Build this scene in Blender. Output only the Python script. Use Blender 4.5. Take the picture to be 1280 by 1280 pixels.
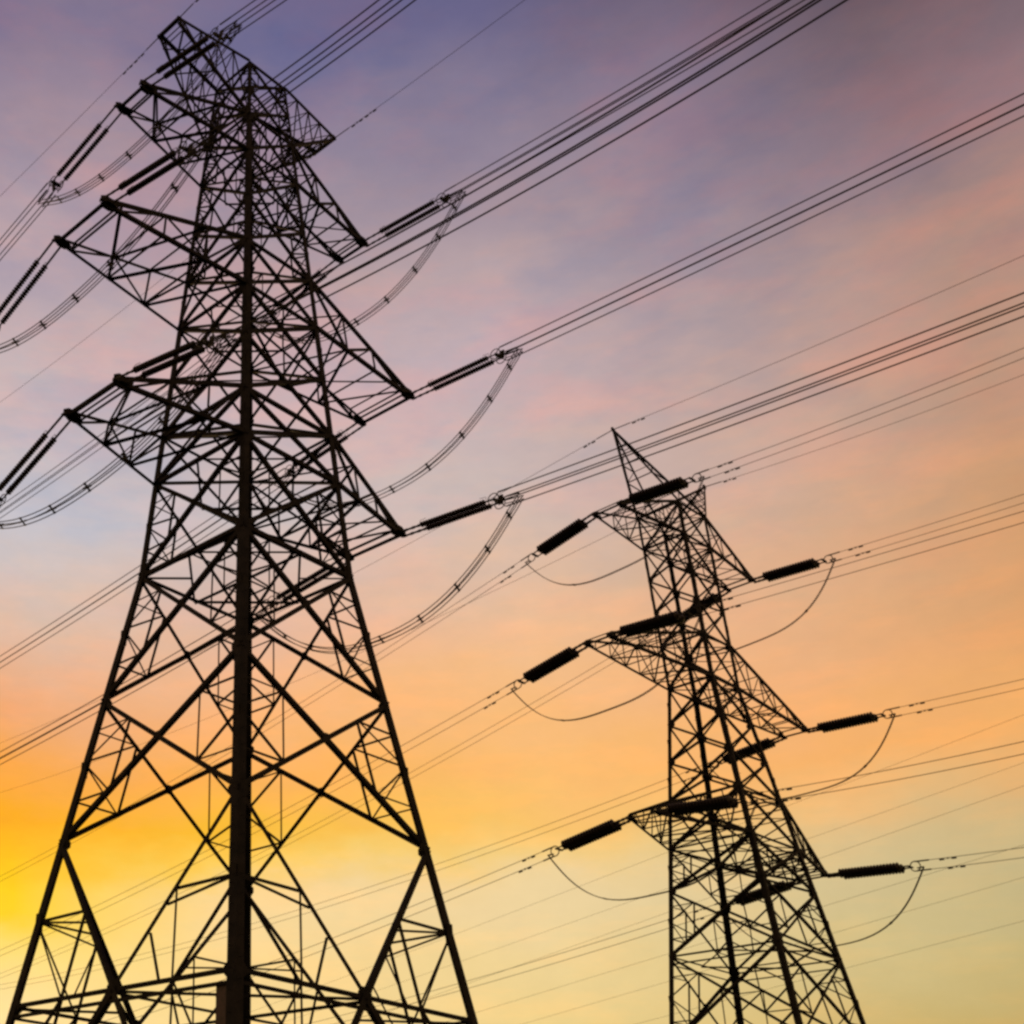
import bpy, math, random
from mathutils import Vector, Matrix
random.seed(7)
GEO = {"cam": [-39.69829, -41.45076, 1.6, 0.87834, 0.53353, 0.04693, 1566.02007], "cx": -428.99592, "T1": {"z": {"C": 10.55155, "B": 17.79927, "A": 24.81511, "W": 31.74819, "D": 37.42011, "E": 40.48755, "M": 44.34775, "G": 48.06694, "H": 51.65162, "P": 55.41701, "J": 59.5233, "K": 62.96683, "T": 68.2789}, "aC": 7.09233, "aW": 3.9, "aT": 1.64898, "arms": {"lo": [10.51883, 1.99491, 37.71824], "mi": [12.25777, 2.01995, 48.32291], "up": [9.62973, 1.10403, 59.9904], "ew": [7.16756, 0.92193, 68.25214]}}, "T2": {"o": [35.57442, -6.06609], "yaw": -0.04852, "z": {"c": 17.75674, "d": 24.08005, "e": 27.08621, "g": 34.59691, "h": 37.59739, "j": 45.01653, "k": 47.52943}, "ac": 3.40036, "ag": 1.6, "ak": 1.64586, "arms": {"lo": [9.36795, 0.88537, 24.14831], "mi": [11.31654, 0.847, 34.4877], "up": [8.01978, 0.98131, 44.97893], "ew": [5.68441, 0.0, 52.43592]}}}
WIRES = {"T1,lo,1,-1": [-1.57383, -0.0921, 0.00066, 6.73828], "T1,mi,1,-1": [-1.57383, -0.07363, 0.00039, 6.84677], "T1,up,1,-1": [-1.57383, -0.1137, 0.00098, 6.88856], "T1,lo,-1,-1": [-1.57383, -0.22273, 0.00326, 8.52965], "T1,mi,-1,-1": [-1.57383, -0.22125, 0.0042, 7.1126], "T1,up,-1,-1": [-1.57383, -0.25155, 0.00148, 7.8232], "T1,ew,1,-1": [-1.57383, -0.04604, 0.0011, 0], "T1,ew,-1,-1": [-1.57383, 0.09182, 0.00112, 0], "T1,up,-1,1": [1.54081, -0.21497, 0.00067, 6.87121], "T1,mi,-1,1": [1.54081, -0.36641, 0.00073, 5.43671], "T1,lo,-1,1": [1.54081, -0.34602, 0.00073, 5.82856], "T1,up,1,1": [1.54081, -0.0787, 0.00095, 0], "T1,mi,1,1": [1.54081, -0.10362, 0.00056, 0], "T1,lo,1,1": [1.54081, -0.1061, 0.00066, 0], "T1,ew,-1,1": [1.54081, -0.01003, 0.00061, 0], "T1,ew,1,1": [1.54081, -0.05188, 0.00135, 0], "T2,up,-1,-1": [-1.6219, -0.10306, 0.00159, 5.61433], "T2,mi,-1,-1": [-1.6219, -0.07809, 0.00052, 7.07252], "T2,lo,-1,-1": [-1.6219, -0.10684, 0.00263, 5.4741], "T2,up,1,-1": [-1.6219, -0.07861, 0.00118, 5.22304], "T2,mi,1,-1": [-1.6219, -0.05813, 0.00085, 5.4244], "T2,lo,1,-1": [-1.6219, -0.07757, 0.00152, 5.44005], "T2,ew,-1,-1": [-1.6219, -0.0875, 0.0008, 0], "T2,ew,1,-1": [-1.6219, -0.11936, 0.00188, 0], "T2,up,-1,1": [1.50645, -0.1946, 0.0007, 5.38999], "T2,mi,-1,1": [1.50645, -0.18137, 0.0007, 5.64069], "T2,lo,-1,1": [1.50645, -0.15682, 0.0007, 5.6843], "T2,up,1,1": [1.50645, -0.21817, 0.0007, 0], "T2,mi,1,1": [1.50645, -0.11769, 0.0007, 5.35087], "T2,lo,1,1": [1.50645, -0.13201, 0.0007, 5.44789], "T2,ew,-1,1": [1.50645, -0.06646, 0.0007, 0]}
scene = bpy.context.scene
COL = scene.collection
for o in list(bpy.data.objects):
    bpy.data.objects.remove(o)

# ------------------------------------------------------------------ camera
cx_, cy_, cz_, yaw_, pit_, rol_, foc_ = GEO['cam']
f = Vector((math.cos(yaw_)*math.cos(pit_), math.sin(yaw_)*math.cos(pit_), math.sin(pit_)))
r0 = Vector((math.sin(yaw_), -math.cos(yaw_), 0)); u0 = r0.cross(f)
rr = math.cos(rol_)*r0 + math.sin(rol_)*u0
uu = -math.sin(rol_)*r0 + math.cos(rol_)*u0
cd = bpy.data.cameras.new('camera'); cam = bpy.data.objects.new('camera', cd); COL.objects.link(cam)
cam.matrix_world = Matrix(((rr.x, uu.x, -f.x, cx_), (rr.y, uu.y, -f.y, cy_), (rr.z, uu.z, -f.z, cz_), (0, 0, 0, 1)))
cd.sensor_width = 36.0; cd.sensor_fit = 'HORIZONTAL'
cd.lens = foc_/1280*36
cd.shift_x = -GEO['cx']/1280
cd.clip_end = 5000; cd.clip_start = 0.1
scene.camera = cam

# ------------------------------------------------------------------ sky
SUN_AZ, SUN_EL = math.radians(66), math.radians(3.0)
world = bpy.data.worlds.new("World"); scene.world = world; world.use_nodes = True
nt = world.node_tree; N = nt.nodes; Lk = nt.links; N.clear()
def lin(c):
    return tuple(((v/255)/12.92 if v/255 <= .04045 else ((v/255+.055)/1.055)**2.4) for v in c)+(1,)
def math_(op, a, b=None, c=None, clamp=False):
    n = N.new('ShaderNodeMath'); n.operation = op; n.use_clamp = clamp
    for i, v in enumerate((a, b, c)):
        if v is None: continue
        if isinstance(v, (int, float)): n.inputs[i].default_value = v
        else: Lk.new(v, n.inputs[i])
    return n.outputs[0]
tc = N.new('ShaderNodeTexCoord'); sep = N.new('ShaderNodeSeparateXYZ'); Lk.new(tc.outputs['Generated'], sep.inputs[0])
DEG = 180/math.pi
el = math_('MULTIPLY', math_('ARCSINE', sep.outputs[2]), DEG)
az = math_('MULTIPLY', math_('ARCTAN2', sep.outputs[1], sep.outputs[0]), DEG)
def noise(scale, sc=(1, 1, 1), detail=3, rough=.55, rot=(0, 0, 0)):
    mp = N.new('ShaderNodeMapping'); mp.inputs['Scale'].default_value = sc; mp.inputs['Rotation'].default_value = rot
    Lk.new(tc.outputs['Generated'], mp.inputs[0])
    n = N.new('ShaderNodeTexNoise'); n.inputs['Scale'].default_value = scale; n.inputs['Detail'].default_value = detail
    n.inputs['Roughness'].default_value = rough
    Lk.new(mp.outputs[0], n.inputs['Vector']); return n
n1 = noise(3.2, (1, 1, 2.6), 4, .55, (0, .12, 0)); n2 = noise(7.0, (1, 1, 2.2), 5, .6, (.2, .1, 0)); n3 = noise(2.0, (1, 1, 2.0), 2)
el = math_('ADD', el, math_('MULTIPLY', math_('SUBTRACT', n1.outputs[0], .5), 3.6))
el = math_('ADD', el, math_('MULTIPLY', math_('SUBTRACT', n2.outputs[0], .5), 4.0))
az = math_('ADD', az, math_('MULTIPLY', math_('SUBTRACT', n3.outputs[0], .5), 8.0))
az = math_('SUBTRACT', 59.0, math_('ABSOLUTE', math_('SUBTRACT', az, 59.0)))
ELS = [8, 11.5, 13, 14, 15.2, 16.5, 18.8, 21.6, 26.0, 30.3, 36, 41, 46.3, 51.5]   # elevation in degrees
SKY = [  # five azimuths of the evening sky, from the right of the sunset glow to the glow itself
 [(182,157,92),(184,165,106),(183,168,120),(187,172,126),(195,175,126),(212,174,120),(242,176,104),(228,166,106),(216,160,112),(202,157,126),(180,144,130),(146,121,128),(108,91,102),(82,71,78)],
 [(208,180,112),(212,192,136),(213,193,142),(215,193,142),(222,192,138),(240,190,125),(250,180,106),(243,180,126),(221,177,140),(206,172,155),(188,162,160),(152,137,152),(132,117,138),(100,88,112)],
 [(238,209,140),(240,212,152),(240,213,160),(242,212,155),(246,206,128),(252,197,108),(253,190,112),(250,190,128),(234,191,156),(207,187,180),(193,173,180),(182,161,166),(145,132,152),(106,101,138)],
 [(249,217,148),(249,215,146),(250,216,152),(250,214,148),(252,207,90),(252,190,46),(252,178,84),(250,184,126),(228,186,163),(206,192,190),(197,177,181),(190,166,167),(150,137,157),(111,107,145)],
 [(250,222,158),(253,219,112),(254,209,24),(254,207,6),(253,192,2),(252,170,14),(250,166,72),(238,170,120),(218,191,172),(200,196,204),(200,184,186),(190,167,174),(170,148,160),(134,120,146)],
]
ramps = []
for cols in SKY:
    r = N.new('ShaderNodeValToRGB'); e = r.color_ramp.elements
    stops = [(0.0, tuple(c*.5 for c in cols[0])), (3, cols[0])] + list(zip(ELS, cols)) + [(75, tuple(c*.8 for c in cols[-1]))]
    while len(e) < len(stops): e.new(0.5)
    for i, (p, c) in enumerate(stops):
        e[i].position = (p+5)/95.0; e[i].color = lin(c)
    r.color_ramp.interpolation = 'LINEAR'
    Lk.new(math_('DIVIDE', math_('ADD', el, 5.0), 95.0), r.inputs[0]); ramps.append(r.outputs[0])
AZS = [11, 21, 32, 45.7, 57]
col = ramps[0]
def mixc(fac, a, b, bt='MIX'):
    m = N.new('ShaderNodeMix'); m.data_type = 'RGBA'; m.blend_type = bt
    if isinstance(fac, (int, float)): m.inputs[0].default_value = fac
    else: Lk.new(fac, m.inputs[0])
    for s_, v in ((6, a), (7, b)):
        if isinstance(v, tuple): m.inputs[s_].default_value = v
        else: Lk.new(v, m.inputs[s_])
    return m.outputs[2]
for i in range(1, 5):
    fac = math_('DIVIDE', math_('SUBTRACT', az, AZS[i-1]), AZS[i]-AZS[i-1], clamp=True)
    col = mixc(fac, col, ramps[i])
# soft cloud mottling: faint rose and grey patches
n4 = noise(8.5, (1, 1, 3.0), 6, .62, (.35, .45, 0)); n5 = noise(34.0, (1, 1, 1.5), 6, .7)
hi = N.new('ShaderNodeMapRange'); Lk.new(el, hi.inputs[0]); hi.inputs[1].default_value = 20; hi.inputs[2].default_value = 34
g = N.new('ShaderNodeMapRange'); Lk.new(n4.outputs[0], g.inputs[0]); g.inputs[1].default_value = .46; g.inputs[2].default_value = .62; g.inputs[4].default_value = .5
col = mixc(math_('MULTIPLY', g.outputs[0], hi.outputs[0]), col, mixc(1.0, col, (1.27, .98, .94, 1), 'MULTIPLY'))
n6 = noise(7.0, (1, 1, 2.8), 4, .6, (.35, .4, .5))
g2 = N.new('ShaderNodeMapRange'); Lk.new(n6.outputs[0], g2.inputs[0]); g2.inputs[1].default_value = .47; g2.inputs[2].default_value = .64; g2.inputs[4].default_value = .42
col = mixc(math_('MULTIPLY', g2.outputs[0], hi.outputs[0]), col, mixc(1.0, col, (.62, .78, .98, 1), 'MULTIPLY'))
n7 = noise(11.0, (1, 1, 4.5), 7, .66, (.3, .3, .2))
g3 = N.new('ShaderNodeMapRange'); Lk.new(n7.outputs[0], g3.inputs[0]); g3.inputs[1].default_value = .47; g3.inputs[2].default_value = .68; g3.inputs[4].default_value = .5
col = mixc(g3.outputs[0], col, mixc(1.0, col, (1.2, 1.05, .93, 1), 'MULTIPLY'))
v = math_('ADD', 1.0, math_('MULTIPLY', math_('SUBTRACT', n5.outputs[0], .5), .12))
vm = N.new('ShaderNodeVectorMath'); vm.operation = 'SCALE'; Lk.new(col, vm.inputs[0]); Lk.new(v, vm.inputs['Scale'])
bg = N.new('ShaderNodeBackground'); Lk.new(vm.outputs[0], bg.inputs[0]); bg.inputs[1].default_value = 0.97
st = N.new('ShaderNodeTexSky'); st.sky_type = 'NISHITA'; st.sun_disc = False
st.sun_elevation = SUN_EL; st.sun_rotation = math.pi/2 - SUN_AZ; st.dust_density = 4
bg2 = N.new('ShaderNodeBackground'); Lk.new(st.outputs[0], bg2.inputs[0]); bg2.inputs[1].default_value = 0.006
ad = N.new('ShaderNodeAddShader'); Lk.new(bg.outputs[0], ad.inputs[0]); Lk.new(bg2.outputs[0], ad.inputs[1])
wo = N.new('ShaderNodeOutputWorld'); Lk.new(ad.outputs[0], wo.inputs[0])

sd = bpy.data.lights.new('sun', 'SUN'); sd.energy = 0.6; sd.angle = math.radians(1.5); sd.color = (1.0, .62, .30)
sun = bpy.data.objects.new('sun', sd); COL.objects.link(sun)
sdir = Vector((math.cos(SUN_AZ)*math.cos(SUN_EL), math.sin(SUN_AZ)*math.cos(SUN_EL), math.sin(SUN_EL)))
sun.rotation_euler = sdir.to_track_quat('Z', 'Y').to_euler(); sun.location = sdir*300
scene.view_settings.view_transform = 'Standard'; scene.view_settings.look = 'None'
scene.view_settings.exposure = 0; scene.view_settings.gamma = 1
scene.render.engine = 'CYCLES'
scene.cycles.pixel_filter_type = 'BLACKMAN_HARRIS'; scene.cycles.filter_width = 2.8

# ------------------------------------------------------------------ materials
def mat(name, base, rough=.6, metal=0.0, var=.35, scale=3.0, rust=None, spec=.5):
    m = bpy.data.materials.new(name); m.use_nodes = True; t = m.node_tree; b = t.nodes['Principled BSDF']
    b.inputs['Roughness'].default_value = rough; b.inputs['Metallic'].default_value = metal
    b.inputs['Specular IOR Level'].default_value = spec
    co = t.nodes.new('ShaderNodeTexCoord'); n = t.nodes.new('ShaderNodeTexNoise'); n.inputs['Scale'].default_value = scale; n.inputs['Detail'].default_value = 5
    t.links.new(co.outputs['Object'], n.inputs['Vector'])
    r = t.nodes.new('ShaderNodeValToRGB'); e = r.color_ramp.elements
    e[0].position = .32; e[1].position = .7
    e[0].color = tuple(c*(1-var) for c in base)+(1,); e[1].color = tuple(min(1, c*(1+var)) for c in (rust or base))+(1,)
    t.links.new(n.outputs[0], r.inputs[0]); t.links.new(r.outputs[0], b.inputs['Base Color'])
    return m
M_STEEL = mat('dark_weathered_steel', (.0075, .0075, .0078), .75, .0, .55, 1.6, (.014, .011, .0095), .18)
M_ALU = mat('aged_aluminium_wire', (.03, .026, .022), .7, .0, .3, 6, spec=.25)
M_INS = mat('dark_brown_glazed_porcelain', (.014, .009, .008), .5, 0, .3, 8, spec=.3)
M_FIT = mat('forged_fitting_steel', (.03, .027, .024), .6, .0, .4, 9, spec=.3)
M_CONC = mat('concrete', (.28, .26, .23), .9, 0, .3, 3)
M_PLATE = mat('faded_maroon_paint', (.055, .028, .03), .6, 0, .5, 5)

# ------------------------------------------------------------------ mesh helpers
class MB:
    def __init__(s): s.v = []; s.f = []
    def add(s, vs, fs):
        b = len(s.v); s.v += [tuple(v) for v in vs]; s.f += [tuple(i+b for i in q) for q in fs]
    def prism(s, p, q, a, b, wa0, wa1, wb0, wb1):
        vs = []
        for e in (p, q):
            for (x, y) in ((wa0, wb0), (wa1, wb0), (wa1, wb1), (wa0, wb1)):
                vs.append(e + a*x + b*y)
        s.add(vs, [(3, 2, 1, 0), (4, 5, 6, 7), (0, 1, 5, 4), (1, 2, 6, 5), (2, 3, 7, 6), (3, 0, 4, 7)])
    def angle(s, p, q, n, w, t=None, flip=1, off=0.0):
        """rolled steel L section from p to q; n = outward normal of the face it lies in"""
        p = Vector(p); q = Vector(q); d = q-p
        if d.length < 1e-4: return
        d.normalize(); n = Vector(n); n = (n - d*n.dot(d))
        if n.length < 1e-3: n = d.orthogonal()
        n.normalize(); a = d.cross(n)*flip; t = t or max(.012, w*.09)
        p = p + n*off; q = q + n*off
        s.prism(p, q, a, n, -w/2, w/2, 0, t)
        s.prism(p, q, a, n, w/2-t, w/2, -w*.85, -0.001)
    def box(s, c, a, b, d, wa, wb, wd):
        c = Vector(c); s.prism(c-d*wd/2, c+d*wd/2, a, b, -wa/2, wa/2, -wb/2, wb/2)
    def plate(s, c, a, b, n, ra, rb, t=.02, k=8):
        c = Vector(c); vs = []
        for sg in (-.5, .5):
            for i in range(k):
                an = 2*math.pi*(i+.5)/k; vs.append(c + a*ra*math.cos(an) + b*rb*math.sin(an) + n*t*sg)
        s.add(vs, [tuple(range(k))[::-1], tuple(range(k, 2*k))] + [(i, (i+1) % k, k+(i+1) % k, k+i) for i in range(k)])
    def tube(s, pts, r, k=6, cap=True):
        pts = [Vector(p) for p in pts]; rings = []
        nrm = None
        for i, p in enumerate(pts):
            d = (pts[min(i+1, len(pts)-1)]-pts[max(i-1, 0)]).normalized()
            if nrm is None: nrm = d.orthogonal().normalized()
            nrm = (nrm - d*nrm.dot(d)).normalized(); b = d.cross(nrm)
            ri = r[i] if isinstance(r, (list, tuple)) else r
            rings.append([p + (nrm*math.cos(2*math.pi*j/k) + b*math.sin(2*math.pi*j/k))*ri for j in range(k)])
        vs = [v_ for g_ in rings for v_ in g_]; fs = []
        for i in range(len(pts)-1):
            for j in range(k):
                fs.append((i*k+j, i*k+(j+1) % k, (i+1)*k+(j+1) % k, (i+1)*k+j))
        if cap: fs += [tuple(range(k))[::-1], tuple((len(pts)-1)*k+j for j in range(k))]
        s.add(vs, fs)
    def ring(s, c, a, b, R, r, k=14, kk=5):
        c = Vector(c); vs = []; fs = []; n = a.cross(b)
        for i in range(k):
            an = 2*math.pi*i/k; rd = a*math.cos(an)+b*math.sin(an)
            for j in range(kk):
                bn = 2*math.pi*j/kk; vs.append(c + rd*(R+r*math.cos(bn)) + n*r*math.sin(bn))
        for i in range(k):
            for j in range(kk):
                fs.append((i*kk+j, ((i+1) % k)*kk+j, ((i+1) % k)*kk+(j+1) % kk, i*kk+(j+1) % kk))
        s.add(vs, fs)
    def mesh(s, name, m, smooth=False):
        me = bpy.data.meshes.new(name); me.from_pydata(s.v, [], s.f); me.materials.append(m); me.update()
        if smooth:
            for p in me.polygons: p.use_smooth = True
        return me
    def build(s, name, m, parent=None, smooth=False):
        o = bpy.data.objects.new(name, s.mesh(name, m, smooth)); COL.objects.link(o)
        if parent: o.parent = parent
        return o
def tag(o, label, cat, group=None, kind=None):
    if label: o['label'] = label
    if cat: o['category'] = cat
    if group: o['group'] = group
    if kind: o['kind'] = kind
    return o
def empty(name, loc, label=None, cat=None, group=None):
    o = bpy.data.objects.new(name, None); COL.objects.link(o); o.location = loc; o.empty_display_size = .3
    return tag(o, label, cat, group)
X = Vector((1, 0, 0)); Y = Vector((0, 1, 0)); Z = Vector((0, 0, 1))
def lerp(a, b, t): return Vector(a)*(1-t)+Vector(b)*t

# ------------------------------------------------------------------ ground
def ground():
    m = bpy.data.materials.new('dusk_grass'); m.use_nodes = True; t = m.node_tree; b = t.nodes['Principled BSDF']; b.inputs['Roughness'].default_value = .95
    co = t.nodes.new('ShaderNodeTexCoord'); n = t.nodes.new('ShaderNodeTexNoise'); n.inputs['Scale'].default_value = .15; n.inputs['Detail'].default_value = 8
    t.links.new(co.outputs['Object'], n.inputs['Vector']); r = t.nodes.new('ShaderNodeValToRGB'); e = r.color_ramp.elements
    e[0].position = .35; e[1].position = .7; e[0].color = (.025, .035, .015, 1); e[1].color = (.06, .055, .03, 1)
    t.links.new(n.outputs[0], r.inputs[0]); t.links.new(r.outputs[0], b.inputs['Base Color'])
    g_ = MB(); n_ = 60; S = 3000
    def h(x, y):
        d = math.hypot(x, y); k = min(1, max(0, (d-150)/600))
        return k*(6*math.sin(x*.004+1)*math.cos(y*.005) - 3)
    cs = [math.copysign(abs(i/(n_/2)-1)**2.2*S, i/(n_/2)-1) for i in range(n_+1)]
    vs = [(x, y, h(x, y)) for y in cs for x in cs]
    g_.add(vs, [(j*(n_+1)+i, j*(n_+1)+i+1, (j+1)*(n_+1)+i+1, (j+1)*(n_+1)+i) for j in range(n_) for i in range(n_)])
    o = g_.build('ground', m, None, True); o['kind'] = 'structure'
ground()

# ------------------------------------------------------------------ lattice towers
CORN = {'L': (-1, 1), 'N': (-1, -1), 'R': (1, -1), 'F': (1, 1)}
ORDER = ['L', 'N', 'R', 'F']
def make_tower(name, root, levels, half, legw, panels, rings, plans, diagw, redw, gus):
    """levels: dict name->z, half(z) = half width, panels: list (za, zb, kind), in root's local space"""
    def P(c, z): a = half(z); return Vector((CORN[c][0]*a, CORN[c][1]*a, z))
    zs = sorted(set([0.0]+list(levels.values())))
    for c in ORDER:
        sx, sy = CORN[c]; m = MB()
        for z0, z1 in zip(zs[:-1], zs[1:]):
            w = legw((z0+z1)/2); t = max(.02, w*.08)
            p, q = P(c, z0), P(c, z1)
            # angle with its heel outwards, flanges running along both faces
            m.prism(p, q, Vector((-sx, 0, 0)), Vector((0, -sy, 0)), 0, w, 0, t)
            m.prism(p, q, Vector((-sx, 0, 0)), Vector((0, -sy, 0)), 0, t, t, w)
            # splice plates
            mid = lerp(p, q, .5)
            m.box(mid + Vector((-sx*w*.5, sy*.012, 0)), X, Y, Z, w*.9, .02, .9*w+.3)
            m.box(mid + Vector((sx*.012, -sy*w*.5, 0)), Y, X, Z, w*.9, .02, .9*w+.3)
        # step bolts on the near corner leg
        if c in ('N', 'F'):
            z = 3.0
            while z < zs[-1]-1:
                p = P(c, z); w = legw(z)
                for s_ in (0, 1):
                    zz = z + s_*.4; p = P(c, zz)
                    d = Vector((sx, 0, 0)) if s_ else Vector((0, sy, 0))
                    base = p + (Vector((0, -sy*w*.5, 0)) if s_ else Vector((-sx*w*.5, 0, 0)))
                    m.tube([base, base+d*.16], .012, 5)
                z += .8
        m.build('leg', M_STEEL, root)
        fm = MB(); a = half(0)
        fm.box((sx*a, sy*a, .18), X, Y, Z, 1.5, 1.5, .36); fm.box((sx*a, sy*a, .5), X, Y, Z, .9, .9, .3)
        fm.build('footing', M_CONC, root)
    for i in range(4):
        A, B = ORDER[i], ORDER[(i+1) % 4]
        n = Vector((CORN[A][0]+CORN[B][0], CORN[A][1]+CORN[B][1], 0)).normalized()
        m = MB()
        def mem(p, q, w, fl=1, off=0.0): m.angle(p, q, n, w, None, fl, -.02-off)
        for z0, z1, kind in panels:
            a0, a1, b0, b1 = P(A, z0), P(A, z1), P(B, z0), P(B, z1)
            dw = diagw((z0+z1)/2); rw = redw((z0+z1)/2)
            if kind in ('X', 'XR'):
                mem(a0, b1, dw, 1, 0); mem(b0, a1, dw, -1, dw*.12+.012)
                if kind == 'XR':
                    wa, wb = (a0-b0).length, (a1-b1).length
                    t = wa/(wa+wb); cc = lerp(a0, b1, t)
                    for (l0, l1, s_) in ((a0, a1, 1), (b0, b1, -1)):
                        q0, q1 = lerp(l0, cc, .5), lerp(l1, cc, .5); lm = lerp(l0, l1, t)
                        mem(lm, q0, rw, s_, .06); mem(lm, q1, rw, -s_, .06); mem(q0, q1, rw, s_, .09)
                        lq0, lq1 = lerp(l0, l1, t*.5), lerp(l0, l1, t+(1-t)*.5)
                        mem(lq0, q0, rw*.8, 1, .075); mem(lq1, q1, rw*.8, -1, .075)
                    m.plate(cc - n*.05, n.cross(Z), Z, n, dw*1.1, dw*1.1)
            elif kind == 'K':     # apex at the middle of the lower ring
                mid = lerp(a0, b0, .5); kw = dw*.8
                mem(a1, mid, kw, -1, 0); mem(b1, mid, kw, 1, 0)
                for l0, l1, s_ in ((a0, a1, 1), (b0, b1, -1)):
                    lm, q, rm = lerp(l0, l1, .5), lerp(l1, mid, .5), lerp(l0, mid, .5)
                    mem(lm, q, rw, s_, .06); mem(q, rm, rw, -s_, .06); mem(lm, rm, rw, s_, .09)
                    mem(lm, lerp(l1, mid, .58), rw*.8, s_, .08); mem(lerp(l1, mid, .72), lerp(l0, mid, .62), rw*.8, s_, .1)
                m.plate(mid - n*.05, n.cross(Z), Z, n, gus*.8, gus*.75)
            elif kind == 'V':     # inverted: apex at the middle of the upper ring
                mid = lerp(a1, b1, .5)
                for l0, l1, s_ in ((a0, a1, 1), (b0, b1, -1)):
                    mem(l0, mid, dw*1.1, s_, 0)
                    mem(lerp(l0, l1, .5), lerp(l0, mid, .5), rw, s_, .06); mem(lerp(l0, mid, .5), lerp(l1, mid, .5), rw, s_, .09)
                    mem(lerp(l0, l1, .5), lerp(l1, mid, .5), rw, s_, .07)
            elif kind == 'Z':
                mem(a0, b1, dw, 1)
            for pp, sg in ((a0, 1), (b0, -1)):
                s2 = gus*(.8 if z0 > 40 else 1)
                m.plate(pp + (n.cross(Z)*0) - n*.03 + (lerp(a0, b0, .5)-pp).normalized()*s2*.58, n.cross(Z), Z, n, s2*.62, s2*.55)
        for z in rings:
            mem(P(A, z), P(B, z), diagw(z)*(.62 if z < 30 else 1.0), 1, .03)
            if z < 30: mem(P(A, z-.45), P(B, z-.45), diagw(z)*.5, 1, .03)
        m.build('lattice_face', M_STEEL, root)
    for z, kind in plans:
        m = MB()
        w = redw(z)*1.15; c4 = [P(c, z) for c in ORDER]; mids = [lerp(c4[i], c4[(i+1) % 4], .5) for i in range(4)]
        if kind == 'X':
            m.angle(c4[0], c4[2], Z, w, None, 1, -.05); m.angle(c4[1], c4[3], Z, w, None, 1, -.05-w*.1-.02)
        else:
            for j in range(4): m.angle(mids[j], mids[(j+1) % 4], Z, w, None, 1, -.05)
            if kind == 'DX':
                m.angle(mids[0], mids[2], Z, w, None, 1, -.09); m.angle(mids[1], mids[3], Z, w, None, 1, -.13)
                for j in range(4):
                    m.angle(lerp(mids[j], mids[(j+1) % 4], .5), c4[(j+1) % 4], Z, w*.8, None, 1, -.07)
        m.build('plan_bracing', M_STEEL, root)

def make_arm(root, sgn, half, zb, zt, Xt, bt, ztip, cw, lw, nb, name='cross_arm', endw=.3):
    a0, a1 = half(zb), half(zt); m = MB()
    bot = [(Vector((sgn*a0, s*a0, zb)), Vector((sgn*Xt, s*bt, ztip))) for s in (1, -1)]
    top = [(Vector((sgn*a1, s*a1, zt)), Vector((sgn*(Xt-.12), s*bt, ztip+.28))) for s in (1, -1)]
    for k_, s in ((0, 1), (1, -1)):
        m.angle(*bot[k_], Vector((0, s, 0)), cw, None, -s*sgn); m.angle(*top[k_], Vector((0, s, 0)), cw*.9, None, -s*sgn)
    for i in range(nb+1):
        t = i/nb*.9
        b_ = [lerp(*bot[j], t) for j in (0, 1)]; t_ = [lerp(*top[j], t) for j in (0, 1)]
        if i:
            m.angle(b_[0], b_[1], Z, lw, None, 1, .02); m.angle(t_[0], t_[1], Z, lw*.9, None, 1, .02)
            for j, s in ((0, 1), (1, -1)): m.angle(b_[j], t_[j], Vector((0, s, 0)), lw, None, 1, -.02)
        if i < nb:
            t2 = (i+1)/nb*.9
            b2 = [lerp(*bot[j], t2) for j in (0, 1)]; t3 = [lerp(*top[j], t2) for j in (0, 1)]
            for j, s in ((0, 1), (1, -1)):
                if i % 2: m.angle(b_[j], t3[j], Vector((0, s, 0)), lw, None, 1, -.04)
                else: m.angle(t_[j], b2[j], Vector((0, s, 0)), lw, None, 1, -.04)
            m.angle(b_[i % 2], b2[1-i % 2], Z, lw, None, 1, -.03)
            if i == 0: m.angle(b_[1-i % 2], b2[i % 2], Z, lw*.8, None, 1, -.06)
            m.angle(t_[i % 2], t3[1-i % 2], Z, lw*.8, None, 1, -.03)
    arm = m.build(name, M_STEEL, root)
    if bt > 0.05:
        e = MB()
        e.prism(Vector((sgn*Xt, -bt-.1, ztip+.02)), Vector((sgn*Xt, bt+.1, ztip+.02)), X, Z, -endw*.22, endw*.22, -endw*.25, .03)
        e.prism(Vector((sgn*(Xt-.15), -bt-.02, ztip+.3)), Vector((sgn*(Xt-.15), bt+.02, ztip+.3)), X, Z, -endw*.13, endw*.13, 0, endw*.2)
        for s in (1, -1):
            e.plate((sgn*(Xt-.22), s*(bt+.03), ztip+.12), X, Z, Y, endw*1.45, endw*1.0, .03)
            e.plate((sgn*(Xt-.3), s*(bt-.05), ztip-.03), X, Y, Z, endw*1.3, endw*.8, .03)
        e.build('end_beam', M_STEEL, arm)
    return arm

# near tower
T1 = GEO['T1']; z = T1['z']
def half1(h):
    if h <= z['W']: return T1['aW'] + (T1['aC']-T1['aW'])*(z['W']-h)/(z['W']-z['C'])
    return T1['aW'] + (T1['aT']-T1['aW'])*(h-z['W'])/(z['T']-z['W'])
def stepf(pairs):
    def g_(h):
        for zz, v_ in pairs:
            if h < zz: return v_
        return pairs[-1][1]
    return g_
near = empty('transmission_tower', (0, 0, 0), 'large dark lattice pylon at left with three wide cross-arm levels, nearest to the viewer', 'pylon')
legw1 = stepf([(z['B'], .44), (z['W'], .42), (z['G'], .36), (z['J'], .30), (z['K'], .25), (99, .19)])
diag1 = stepf([(z['B'], .26), (z['W'], .235), (z['D'], .225), (z['G'], .205), (z['J'], .175), (99, .145)])
red1 = stepf([(z['B'], .11), (z['W'], .10), (z['G'], .10), (99, .085)])
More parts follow.
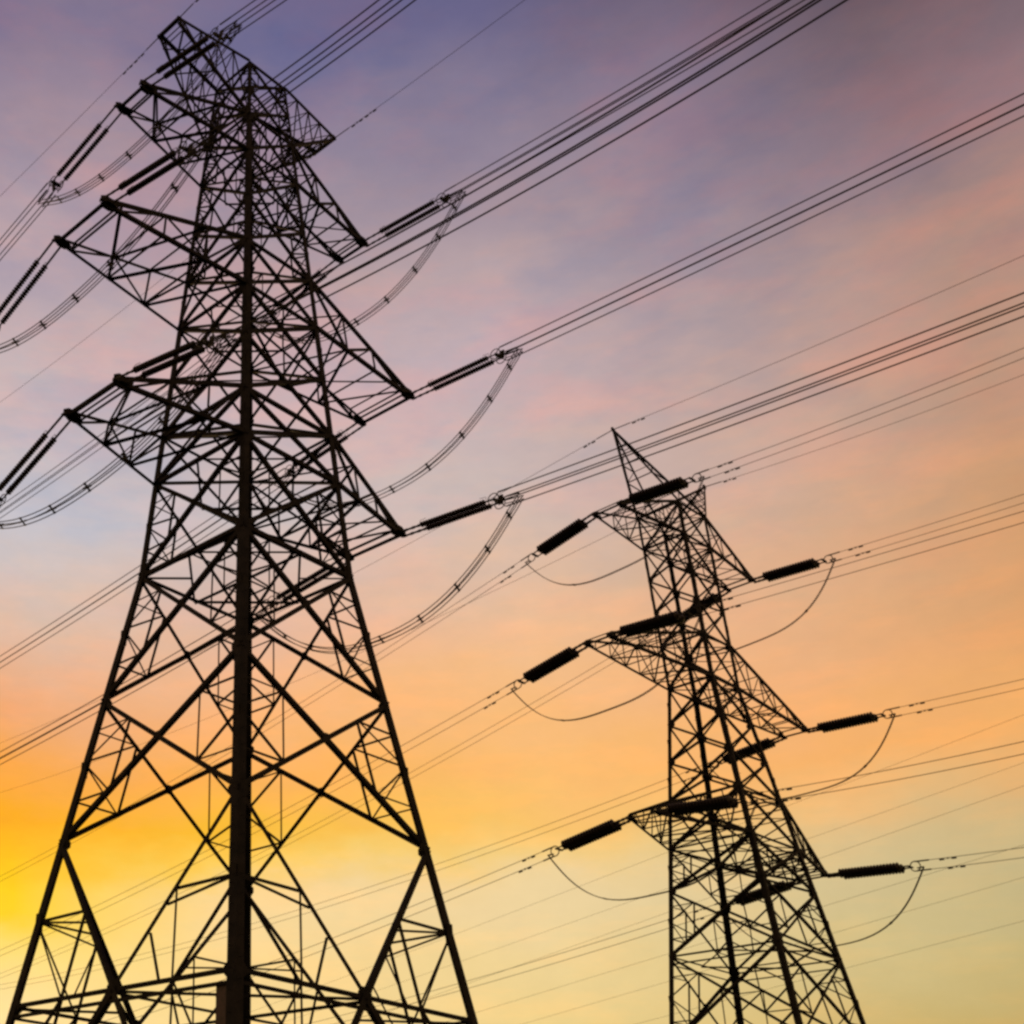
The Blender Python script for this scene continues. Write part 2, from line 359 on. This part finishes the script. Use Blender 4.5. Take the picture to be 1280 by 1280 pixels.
pan = [(0, z['C'], 'V'), (z['C'], z['B'], 'K'), (z['B'], z['A'], 'XR'), (z['A'], z['W'], 'XR'), (z['W'], z['D'], 'XR'),
       (z['D'], z['E'], 'X'), (z['E'], z['M'], 'X'), (z['M'], z['G'], 'X'), (z['G'], z['H'], 'X'), (z['H'], z['P'], 'XR'), (z['P'], z['J'], 'XR'),
       (z['J'], z['K'], 'XR'), (z['K'], (z['K']+z['T'])/2, 'XR'), ((z['K']+z['T'])/2, z['T'], 'XR')]
make_tower('near', near, z, half1, legw1, pan, [z[k_] for k_ in 'CWDEGHJKT'],
           [(z['C'], 'DX'), (z['W'], 'DX'), (z['D'], 'D'), (z['E'], 'X'), (z['M'], 'X'), (z['G'], 'D'), (z['H'], 'X'), (z['J'], 'D'), (z['K'], 'X'), (z['T'], 'X')],
           diag1, red1, .55)
for k_, zb, zt, nb, cw in (('lo', z['D'], z['E'], 3, .22), ('mi', z['G'], z['H'], 3, .22), ('up', z['J'], z['K'], 3, .2)):
    Xt, bt, zz = T1['arms'][k_]
    for s in (-1, 1): make_arm(near, s, half1, zb, zt, Xt, bt, zz, cw, .15, nb, 'cross_arm', .4)
Xt, bt, zz = T1['arms']['ew']
def make_ew(s):
    m = MB(); aK, aT = half1(z['K']), half1(z['T'])
    for sy in (1, -1):
        m.angle((s*aT, sy*aT, z['T']), (s*Xt, sy*bt, zz+.1), Y*sy, .21, None, s*sy)
        m.angle((s*aK, sy*aK, z['K']), (s*(Xt-.1), sy*bt, zz-.2), Y*sy, .2, None, -s*sy)
    nb = 4
    for i in range(nb):
        t, t2 = i/nb*.92, (i+1)/nb*.92
        for t0 in ((t2,)):
            pass
        tp = {sy: (lerp((s*aT, sy*aT, z['T']), (s*Xt, sy*bt, zz), t), lerp((s*aT, sy*aT, z['T']), (s*Xt, sy*bt, zz), t2)) for sy in (1, -1)}
        bp = {sy: (lerp((s*aK, sy*aK, z['K']), (s*Xt, sy*bt, zz-.3), t), lerp((s*aK, sy*aK, z['K']), (s*Xt, sy*bt, zz-.3), t2)) for sy in (1, -1)}
        for sy in (1, -1):
            m.angle(bp[sy][0], tp[sy][1], Y*sy, .11, None, 1, -.03); m.angle(bp[sy][1], tp[sy][1], Y*sy, .11, None, 1, -.03)
        m.angle(tp[1][1], tp[-1][1], Z, .08); m.angle(bp[1][1], bp[-1][1], Z, .08)
        m.angle(tp[1][0], tp[-1][1], Z, .07, None, 1, -.03); m.angle(bp[-1][0], bp[1][1], Z, .07, None, 1, -.03); m.angle(bp[1][0], bp[-1][1], Z, .07, None, 1, -.05)
    m.prism(Vector((s*Xt, -bt-.1, zz)), Vector((s*Xt, bt+.1, zz)), X, Z, -.1, .1, -.12, .12)
    for sy in (1, -1): m.plate((s*Xt-.1*s, sy*(bt+.04), zz), X, Z, Y, .28, .24, .03)
    m.build('earth_wire_arm', M_STEEL, near)
make_ew(1); make_ew(-1)
pm = MB(); a = half1(9.6)
pm.box((-a-.02+.25, -a+1.0-.1, 8.85), X, Y, Z, .03, .62, 2.5)
pm.box((-a-.02+.27, -a+1.0-.1, 9.7), X, Y, Z, .03, .7, .08); pm.box((-a-.02+.27, -a+1.0-.1, 8.5), X, Y, Z, .03, .7, .08)
pm.build('backing_plate', M_PLATE, near)

# far tower
T2 = GEO['T2']; y2 = T2['z']
def half2(h):
    if h <= y2['g']: return T2['ag'] + (T2['ac']-T2['ag'])*(y2['g']-h)/(y2['g']-y2['c'])
    return T2['ag'] + (T2['ak']-T2['ag'])*(h-y2['g'])/(y2['k']-y2['g'])
far = empty('transmission_tower', (T2['o'][0], T2['o'][1], 0), 'smaller lattice pylon at right with pointed cross-arms and a horned top', 'pylon')
far.rotation_euler = (0, 0, T2['yaw'])
def sub(a_, b_, n_): return [a_+(b_-a_)*i/n_ for i in range(n_+1)]
lv = [0.0, 7.2, 12.8, y2['c'], (y2['c']+y2['d'])/2+.6, y2['d'], y2['e']] + sub(y2['e'], y2['g'], 3)[1:] + [y2['h']] + sub(y2['h'], y2['j'], 3)[1:] + [y2['k']]
pan2 = []
for i, (p, q) in enumerate(zip(lv[:-1], lv[1:])): pan2.append((p, q, 'XR' if q <= y2['d']+.1 and i else ('V' if i == 0 else 'X')))
legw2 = stepf([(y2['d'], .30), (y2['g'], .26), (y2['j'], .21), (99, .18)])
diag2 = stepf([(y2['d'], .155), (y2['g'], .145), (99, .13)]); red2 = stepf([(y2['d'], .075), (99, .065)])
make_tower('far', far, dict((str(i), v_) for i, v_ in enumerate(lv[1:])), half2, legw2, pan2, [7.2, y2['c'], y2['d'], y2['e'], y2['g'], y2['h'], y2['j'], y2['k']],
           [(7.2, 'DX'), (y2['c'], 'D'), (y2['d'], 'X'), (y2['e'], 'X'), (y2['g'], 'X'), (y2['h'], 'X'), (y2['j'], 'X'), (y2['k'], 'X')], diag2, red2, .42)
for k_, zb, zt, nb in (('lo', y2['d'], y2['e'], 5), ('mi', y2['g'], y2['h'], 6), ('up', y2['j'], y2['k'], 4)):
    Xt2, bt2, zz2 = T2['arms'][k_]
    for s in (-1, 1): make_arm(far, s, half2, zb, zt, Xt2, bt2, zz2, .18, .075, nb-1, 'cross_arm', .24)
def make_horn(s):
    Xh, _, zh = T2['arms']['ew']; a = half2(y2['k']); m = MB(); tip_ = Vector((s*Xh, 0, zh))
    ou = [Vector((s*a, sy*a, y2['k'])) for sy in (1, -1)]; inn = [Vector((-s*a, sy*a, y2['k'])) for sy in (1, -1)]
    for j, sy in ((0, 1), (1, -1)):
        m.angle(ou[j], tip_, X*s, .14, None, sy); m.angle(inn[j]+Z*.05, tip_+Z*.03, Z, .13, None, -sy)
    nb = 5
    for i in range(nb-1):
        t = (i+1)/nb
        o_ = [lerp(ou[j], tip_, t) for j in (0, 1)]; n_ = [lerp(inn[j], tip_, max(.3, t)) for j in (0, 1)]
        m.angle(o_[0], o_[1], X, .06)
        for j in (0, 1):
            m.angle(o_[j], n_[j], Y, .065, None, 1, .02)
            pv = [lerp(ou[j], tip_, t-1/nb), n_[j]]
            m.angle(pv[0], pv[1], Y, .06, None, 1, -.02)
        m.angle(n_[0], n_[1], Z, .06)
    m.plate(tip_, X, Z, Y, .22, .22, .05)
    m.build('earth_wire_peak', M_STEEL, far)
make_horn(-1); make_horn(1)

# ------------------------------------------------------------------ insulators and wires
def shed_mesh(name, r, x0, x1, n_):
    m = MB(); pts = [Vector((x0-.06, 0, 0))]; rd = [r*.35]
    st_ = (x1-x0)/n_
    for i in range(n_):
        xx = x0+i*st_
        pts += [Vector((xx+st_*.05, 0, 0)), Vector((xx+st_*.45, 0, 0)), Vector((xx+st_*.62, 0, 0)), Vector((xx+st_*.9, 0, 0))]
        rd += [r*.45, r, r*.97, r*.5]
    pts.append(Vector((x1+.06, 0, 0))); rd.append(r*.35)
    m.tube(pts, rd, 12); return m.mesh(name, M_INS, False)
def string_protos(L, x0, x1, r, off, nsh, ringR):
    sh = shed_mesh('insulator_string', r, x0, x1, nsh)
    lk = MB(); lk2 = MB()
    lk.tube([(0, 0, 0), (x0-.05, 0, 0)], .065, 6)
    for xx in (0.0, x0*.33, x0*.66, x0-.12): lk.box((xx, 0, 0), Y, Z, X, .06, .16, .2)
    lk2.tube([(x1+.05, 0, 0), (L-.25, 0, 0)], .045, 6)
    yk = MB(); hd = MB(); big = off < .3 and L > 6
    if big:      # short arcing horn at each end of the string
        lk.tube([(x0-.1, 0, 0), (x0-.05, 0, r*1.7), (x0+.35, 0, r*1.9)], .014, 5)
        lk2.tube([(x1+.1, 0, 0), (x1+.05, 0, r*1.7), (x1-.35, 0, r*1.9)], .014, 5)
        yk.box((L-.08, 0, 0), Y, X, Z, .06, .3, .55)
        for sy in (-.3, .3):
            for sz in (-.3, .3): yk.tube([(L-.3, sy, 0), (L, sy*1.1, sz)], .03, 5)
    yk.plate((L-.32, 0, 0), X, Y, Z, .16 if big else .1, off+.14, .05, 6)
    hd.box((.08, 0, 0), Y, Z, X, off*2+.2, .05, .12)
    rg = MB(); rg.ring((L-.35 if big else L-.02, 0, 0), Z, X, ringR, .03 if big else .035)
    return dict(sh=sh, lk=lk.mesh('link_hardware', M_FIT), lk2=lk2.mesh('link_hardware', M_FIT), hd=hd.mesh('yoke_plate', M_FIT), yk=yk.mesh('yoke_plate', M_FIT), rg=rg.mesh('grading_ring', M_FIT), off=off, L=L)
SL = {'T1': 6.9, 'T2': 5.45}
PR = {'T1': string_protos(6.9, 1.6, 6.0, .17, .27, 24, .34), 'T2': string_protos(5.45, .9, 4.62, .29, .26, 19, .3)}
def tipw(T, k, sd_, sy):
    A = GEO[T]['arms'][k]; x_, y_, z_ = sd_*A[0], sy*A[1], A[2]
    if k == 'ew' and T == 'T2': y_ = 0
    if T == 'T2':
        o = GEO[T]['o']; c, s = math.cos(GEO[T]['yaw']), math.sin(GEO[T]['yaw']); return Vector((o[0]+c*x_-s*y_, o[1]+s*x_+c*y_, z_))
    return Vector((x_, y_, z_))
def wpos(T, k, sd_, sy, t):
    key = '%s,%s,%d,%d' % (T, k, sd_, sy)
    if key not in WIRES: key = '%s,%s,%d,%d' % (T, k, -sd_, sy)
    az_, s, q, _ = WIRES[key]; P = tipw(T, k, sd_, sy)
    TB = 110.0 if (T == 'T2' and sy == 1) else 45.0
    if t <= TB: h_ = s*t+q*t*t
    else:
        s1 = s+2*q*TB; q1 = -s1/170 if s1 < 0 else .0001
        h_ = s*TB+q*TB*TB + s1*(t-TB) + q1*(t-TB)**2
    return Vector((P.x+math.cos(az_)*t, P.y+math.sin(az_)*t, P.z+h_)), az_
TN = {'T1': 'near pylon', 'T2': 'far pylon'}
KN = {'lo': 'lowest', 'mi': 'middle', 'up': 'topmost'}
SN = {1: 'right', -1: 'left'}
DN = {-1: 'rising right', 1: 'falling left'}
def samples(t0, t1=260):
    ts = []; t = t0
    while t < t1: ts.append(t); t += 1.5 if t < 50 else 5
    return ts+[t1]
def damper(parent, p, d, r=.05, drop=.12):
    m = MB(); side = d.cross(Z).normalized(); up = side.cross(d)
    m.box(p - up*drop*.4, d, side, up, .07, .05, drop*1.3)
    a, b = p - up*drop - d*.42, p - up*drop + d*.42
    m.tube([a, b], .012, 5)
    m.tube([a-d*.06, a+d*.2], r, 7); m.tube([b+d*.06, b-d*.2], r, 7)
    m.build('vibration_damper', M_FIT, parent)
for T in ('T1', 'T2'):
    L = SL[T]; pr = PR[T]
    for k in ('lo', 'mi', 'up'):
        for sd_ in (-1, 1):
            for sy in (-1, 1):
                P = tipw(T, k, sd_, sy); Q, az_ = wpos(T, k, sd_, sy, L)
                d = (Q-P).normalized()
                e = empty('tension_insulator', P, 'double insulator %s from the %s %s cross-arm of the %s' % ({-1: 'rising right', 1: 'falling left'}[sy], KN[k], SN[sd_], TN[T]), 'insulator', 'tension insulator sets on the %s' % TN[T])
                e.rotation_euler = (0, -math.asin(d.z), az_)
                for s in (-1, 1):
                    for nm, me in (('insulator_string', pr['sh']), ('link_hardware', pr['lk']), ('link_hardware', pr['lk2'])):
                        c = bpy.data.objects.new(nm, me); COL.objects.link(c); c.parent = e; c.location = (0, s*pr['off'], 0)
                for me in (pr['yk'], pr['hd']): c = bpy.data.objects.new('yoke_plate', me); COL.objects.link(c); c.parent = e
                if pr['rg']:
                    for s in ((-1, 1) if T == 'T1' else (0,)):
                        c = bpy.data.objects.new('grading_ring', pr['rg']); COL.objects.link(c); c.parent = e; c.location = (0, s*.3, 0)
                # phase conductor
                b = empty('conductor_bundle', Q, '%s-wire bundle %s from the %s %s cross-arm of the %s' % ({'T1': 'four', 'T2': 'two'}[T], DN[sy], KN[k], SN[sd_], TN[T]), 'power line', 'conductors strung from the %s' % TN[T])
                side = Vector((-math.sin(az_), math.cos(az_), 0))
                subs = [(-.33, .3), (.33, .3), (-.33, -.3), (.33, -.3)] if T == 'T1' else [(0, .28), (0, -.28)]
                for i, (oa, ob) in enumerate(subs):
                    m = MB(); pts = [wpos(T, k, sd_, sy, t)[0] + side*oa + Z*ob - Q for t in samples(L)]
                    m.tube(pts, .034 if T == 'T1' else .019, 5)
                    # compression clamp where the wire is anchored
                    m.tube([pts[0], lerp(pts[0], pts[1], .55)], .045, 6)
                    m.build('wire', M_ALU, b)
                    if T == 'T2':
                        tt = L + 1.9 + .35*(i % 2); p = wpos(T, k, sd_, sy, tt)[0] + side*oa + Z*ob - Q
                        damper(b, p, (wpos(T, k, sd_, sy, tt+.5)[0]-wpos(T, k, sd_, sy, tt)[0]).normalized(), .052, .07)
            # jumper loop between the two anchor points of one phase
            off, dip, pw, dx = (1.2, (5.2 if sd_ == 1 else 2.9), 2.3, 0) if T == 'T1' else (.45, 3.7, 3.1, 0)
            A = wpos(T, k, sd_, -1, L+off)[0]; B = wpos(T, k, sd_, 1, L+off)[0]
            n_ = 44; path = []
            for i in range(n_+1):
                t = .5-.5*math.cos(math.pi*i/n_); p = lerp(A, B, t); p.z -= dip*(1-abs(2*t-1)**pw) + (.22 if T == 'T1' else .08)*max(0, 1-min(i, n_-i)/6); path.append(p)
            path = [wpos(T, k, sd_, -1, L+.05)[0]-Z*.12] + path + [wpos(T, k, sd_, 1, L+.05)[0]-Z*.12]; n_ += 2
            j = empty('jumper_cable', A, '%s slung below the %s %s cross-arm of the %s' % ({'T1': 'four-wire jumper loop', 'T2': 'thin jumper loop'}[T], KN[k], SN[sd_], TN[T]), 'jumper cable', 'jumper loops on the %s' % TN[T])
            along = Vector((0, 1, 0))
            for oa, ob in ([(-.17, .13), (.17, .13), (-.17, -.13), (.17, -.13)] if T == 'T1' else [(-.06, 0), (.06, .0)]):
                m = MB(); m.tube([p + X*oa + (Z*ob if 4 < i < n_-4 else Z*ob*.8) - A for i, p in enumerate(path)], .029 if T == 'T1' else .026, 5)
                m.build('wire', M_ALU, j)
            for i in ((7, 11, 15, 19, 23, 27, 31, 35) if T == 'T1' else (14, 30)):
                p = path[i]-A; dd = (path[i+1]-path[i-1]).normalized(); m = MB()
                if T == 'T1':
                    m.box(p, (X*.8+Z*.6).normalized(), (Z*.8-X*.6).normalized(), dd, .36, .07, .1)
                    m.box(p, (X*.8-Z*.6).normalized(), (Z*.8+X*.6).normalized(), dd, .36, .07, .08)
                    for oa in (-.17, .17):
                        for ob in (-.13, .13): m.box(p+X*oa+Z*ob, X, Z, dd, .07, .07, .18)
                else: m.box(p, X, Z, dd, .2, .07, .18)
                m.build('spacer', M_FIT, j)
    for sd_ in (-1, 1):
        for sy in (-1, 1):
            P = tipw(T, 'ew', sd_, sy)
            e = empty('earth_wire', P, 'thin earth wire %s from the %s tip atop the %s' % (DN[sy], SN[sd_], TN[T]), 'power line', 'earth wires from the %s' % TN[T])
            m = MB(); pts = [wpos(T, 'ew', sd_, sy, t)[0]-P for t in samples(0)]
            m.tube(pts, .016, 5); m.tube([pts[0], lerp(pts[0], pts[1], .9)], .035, 6)
            m.build('wire', M_ALU, e)
            for tt in ((2.1, 3.3) if T == 'T1' else (2.0,)):
                p0 = wpos(T, 'ew', sd_, sy, tt)[0]; damper(e, p0-P, (wpos(T, 'ew', sd_, sy, tt+.5)[0]-p0).normalized(), .055, .1)

# faint wires of a third line beyond the far tower
FAR = [(72, -.1642, 38.77, 'topmost'), (81, -.1522, 38.61, 'second from the top'), (72, -.1646, 33.53, 'third from the top'),
       (72, -.1416, 29.59, 'third from the bottom'), (81, -.1426, 29.86, 'second from the bottom'), (81, -.1357, 26.68, 'bottommost')]
for X3, a_, b_, nm in FAR:
    m = MB(); pts = []
    yy = -160.0
    while yy <= 170:
        ex = max(0, abs(yy)-50)*(.7 if yy > 0 else 1)
        pts.append(Vector((X3, yy, b_+a_*yy+.0006*ex*ex*(1 if yy > 0 else -1.0)))); yy += 6
    P = pts[len(pts)//2]
    m.tube([p-P for p in pts], .012, 5)
    o = m.build('distant_wire', M_ALU); o.location = P
    tag(o, '%s of the faint single wires sloping behind the far pylon' % nm, 'power line', 'wires of a third line behind the far pylon')
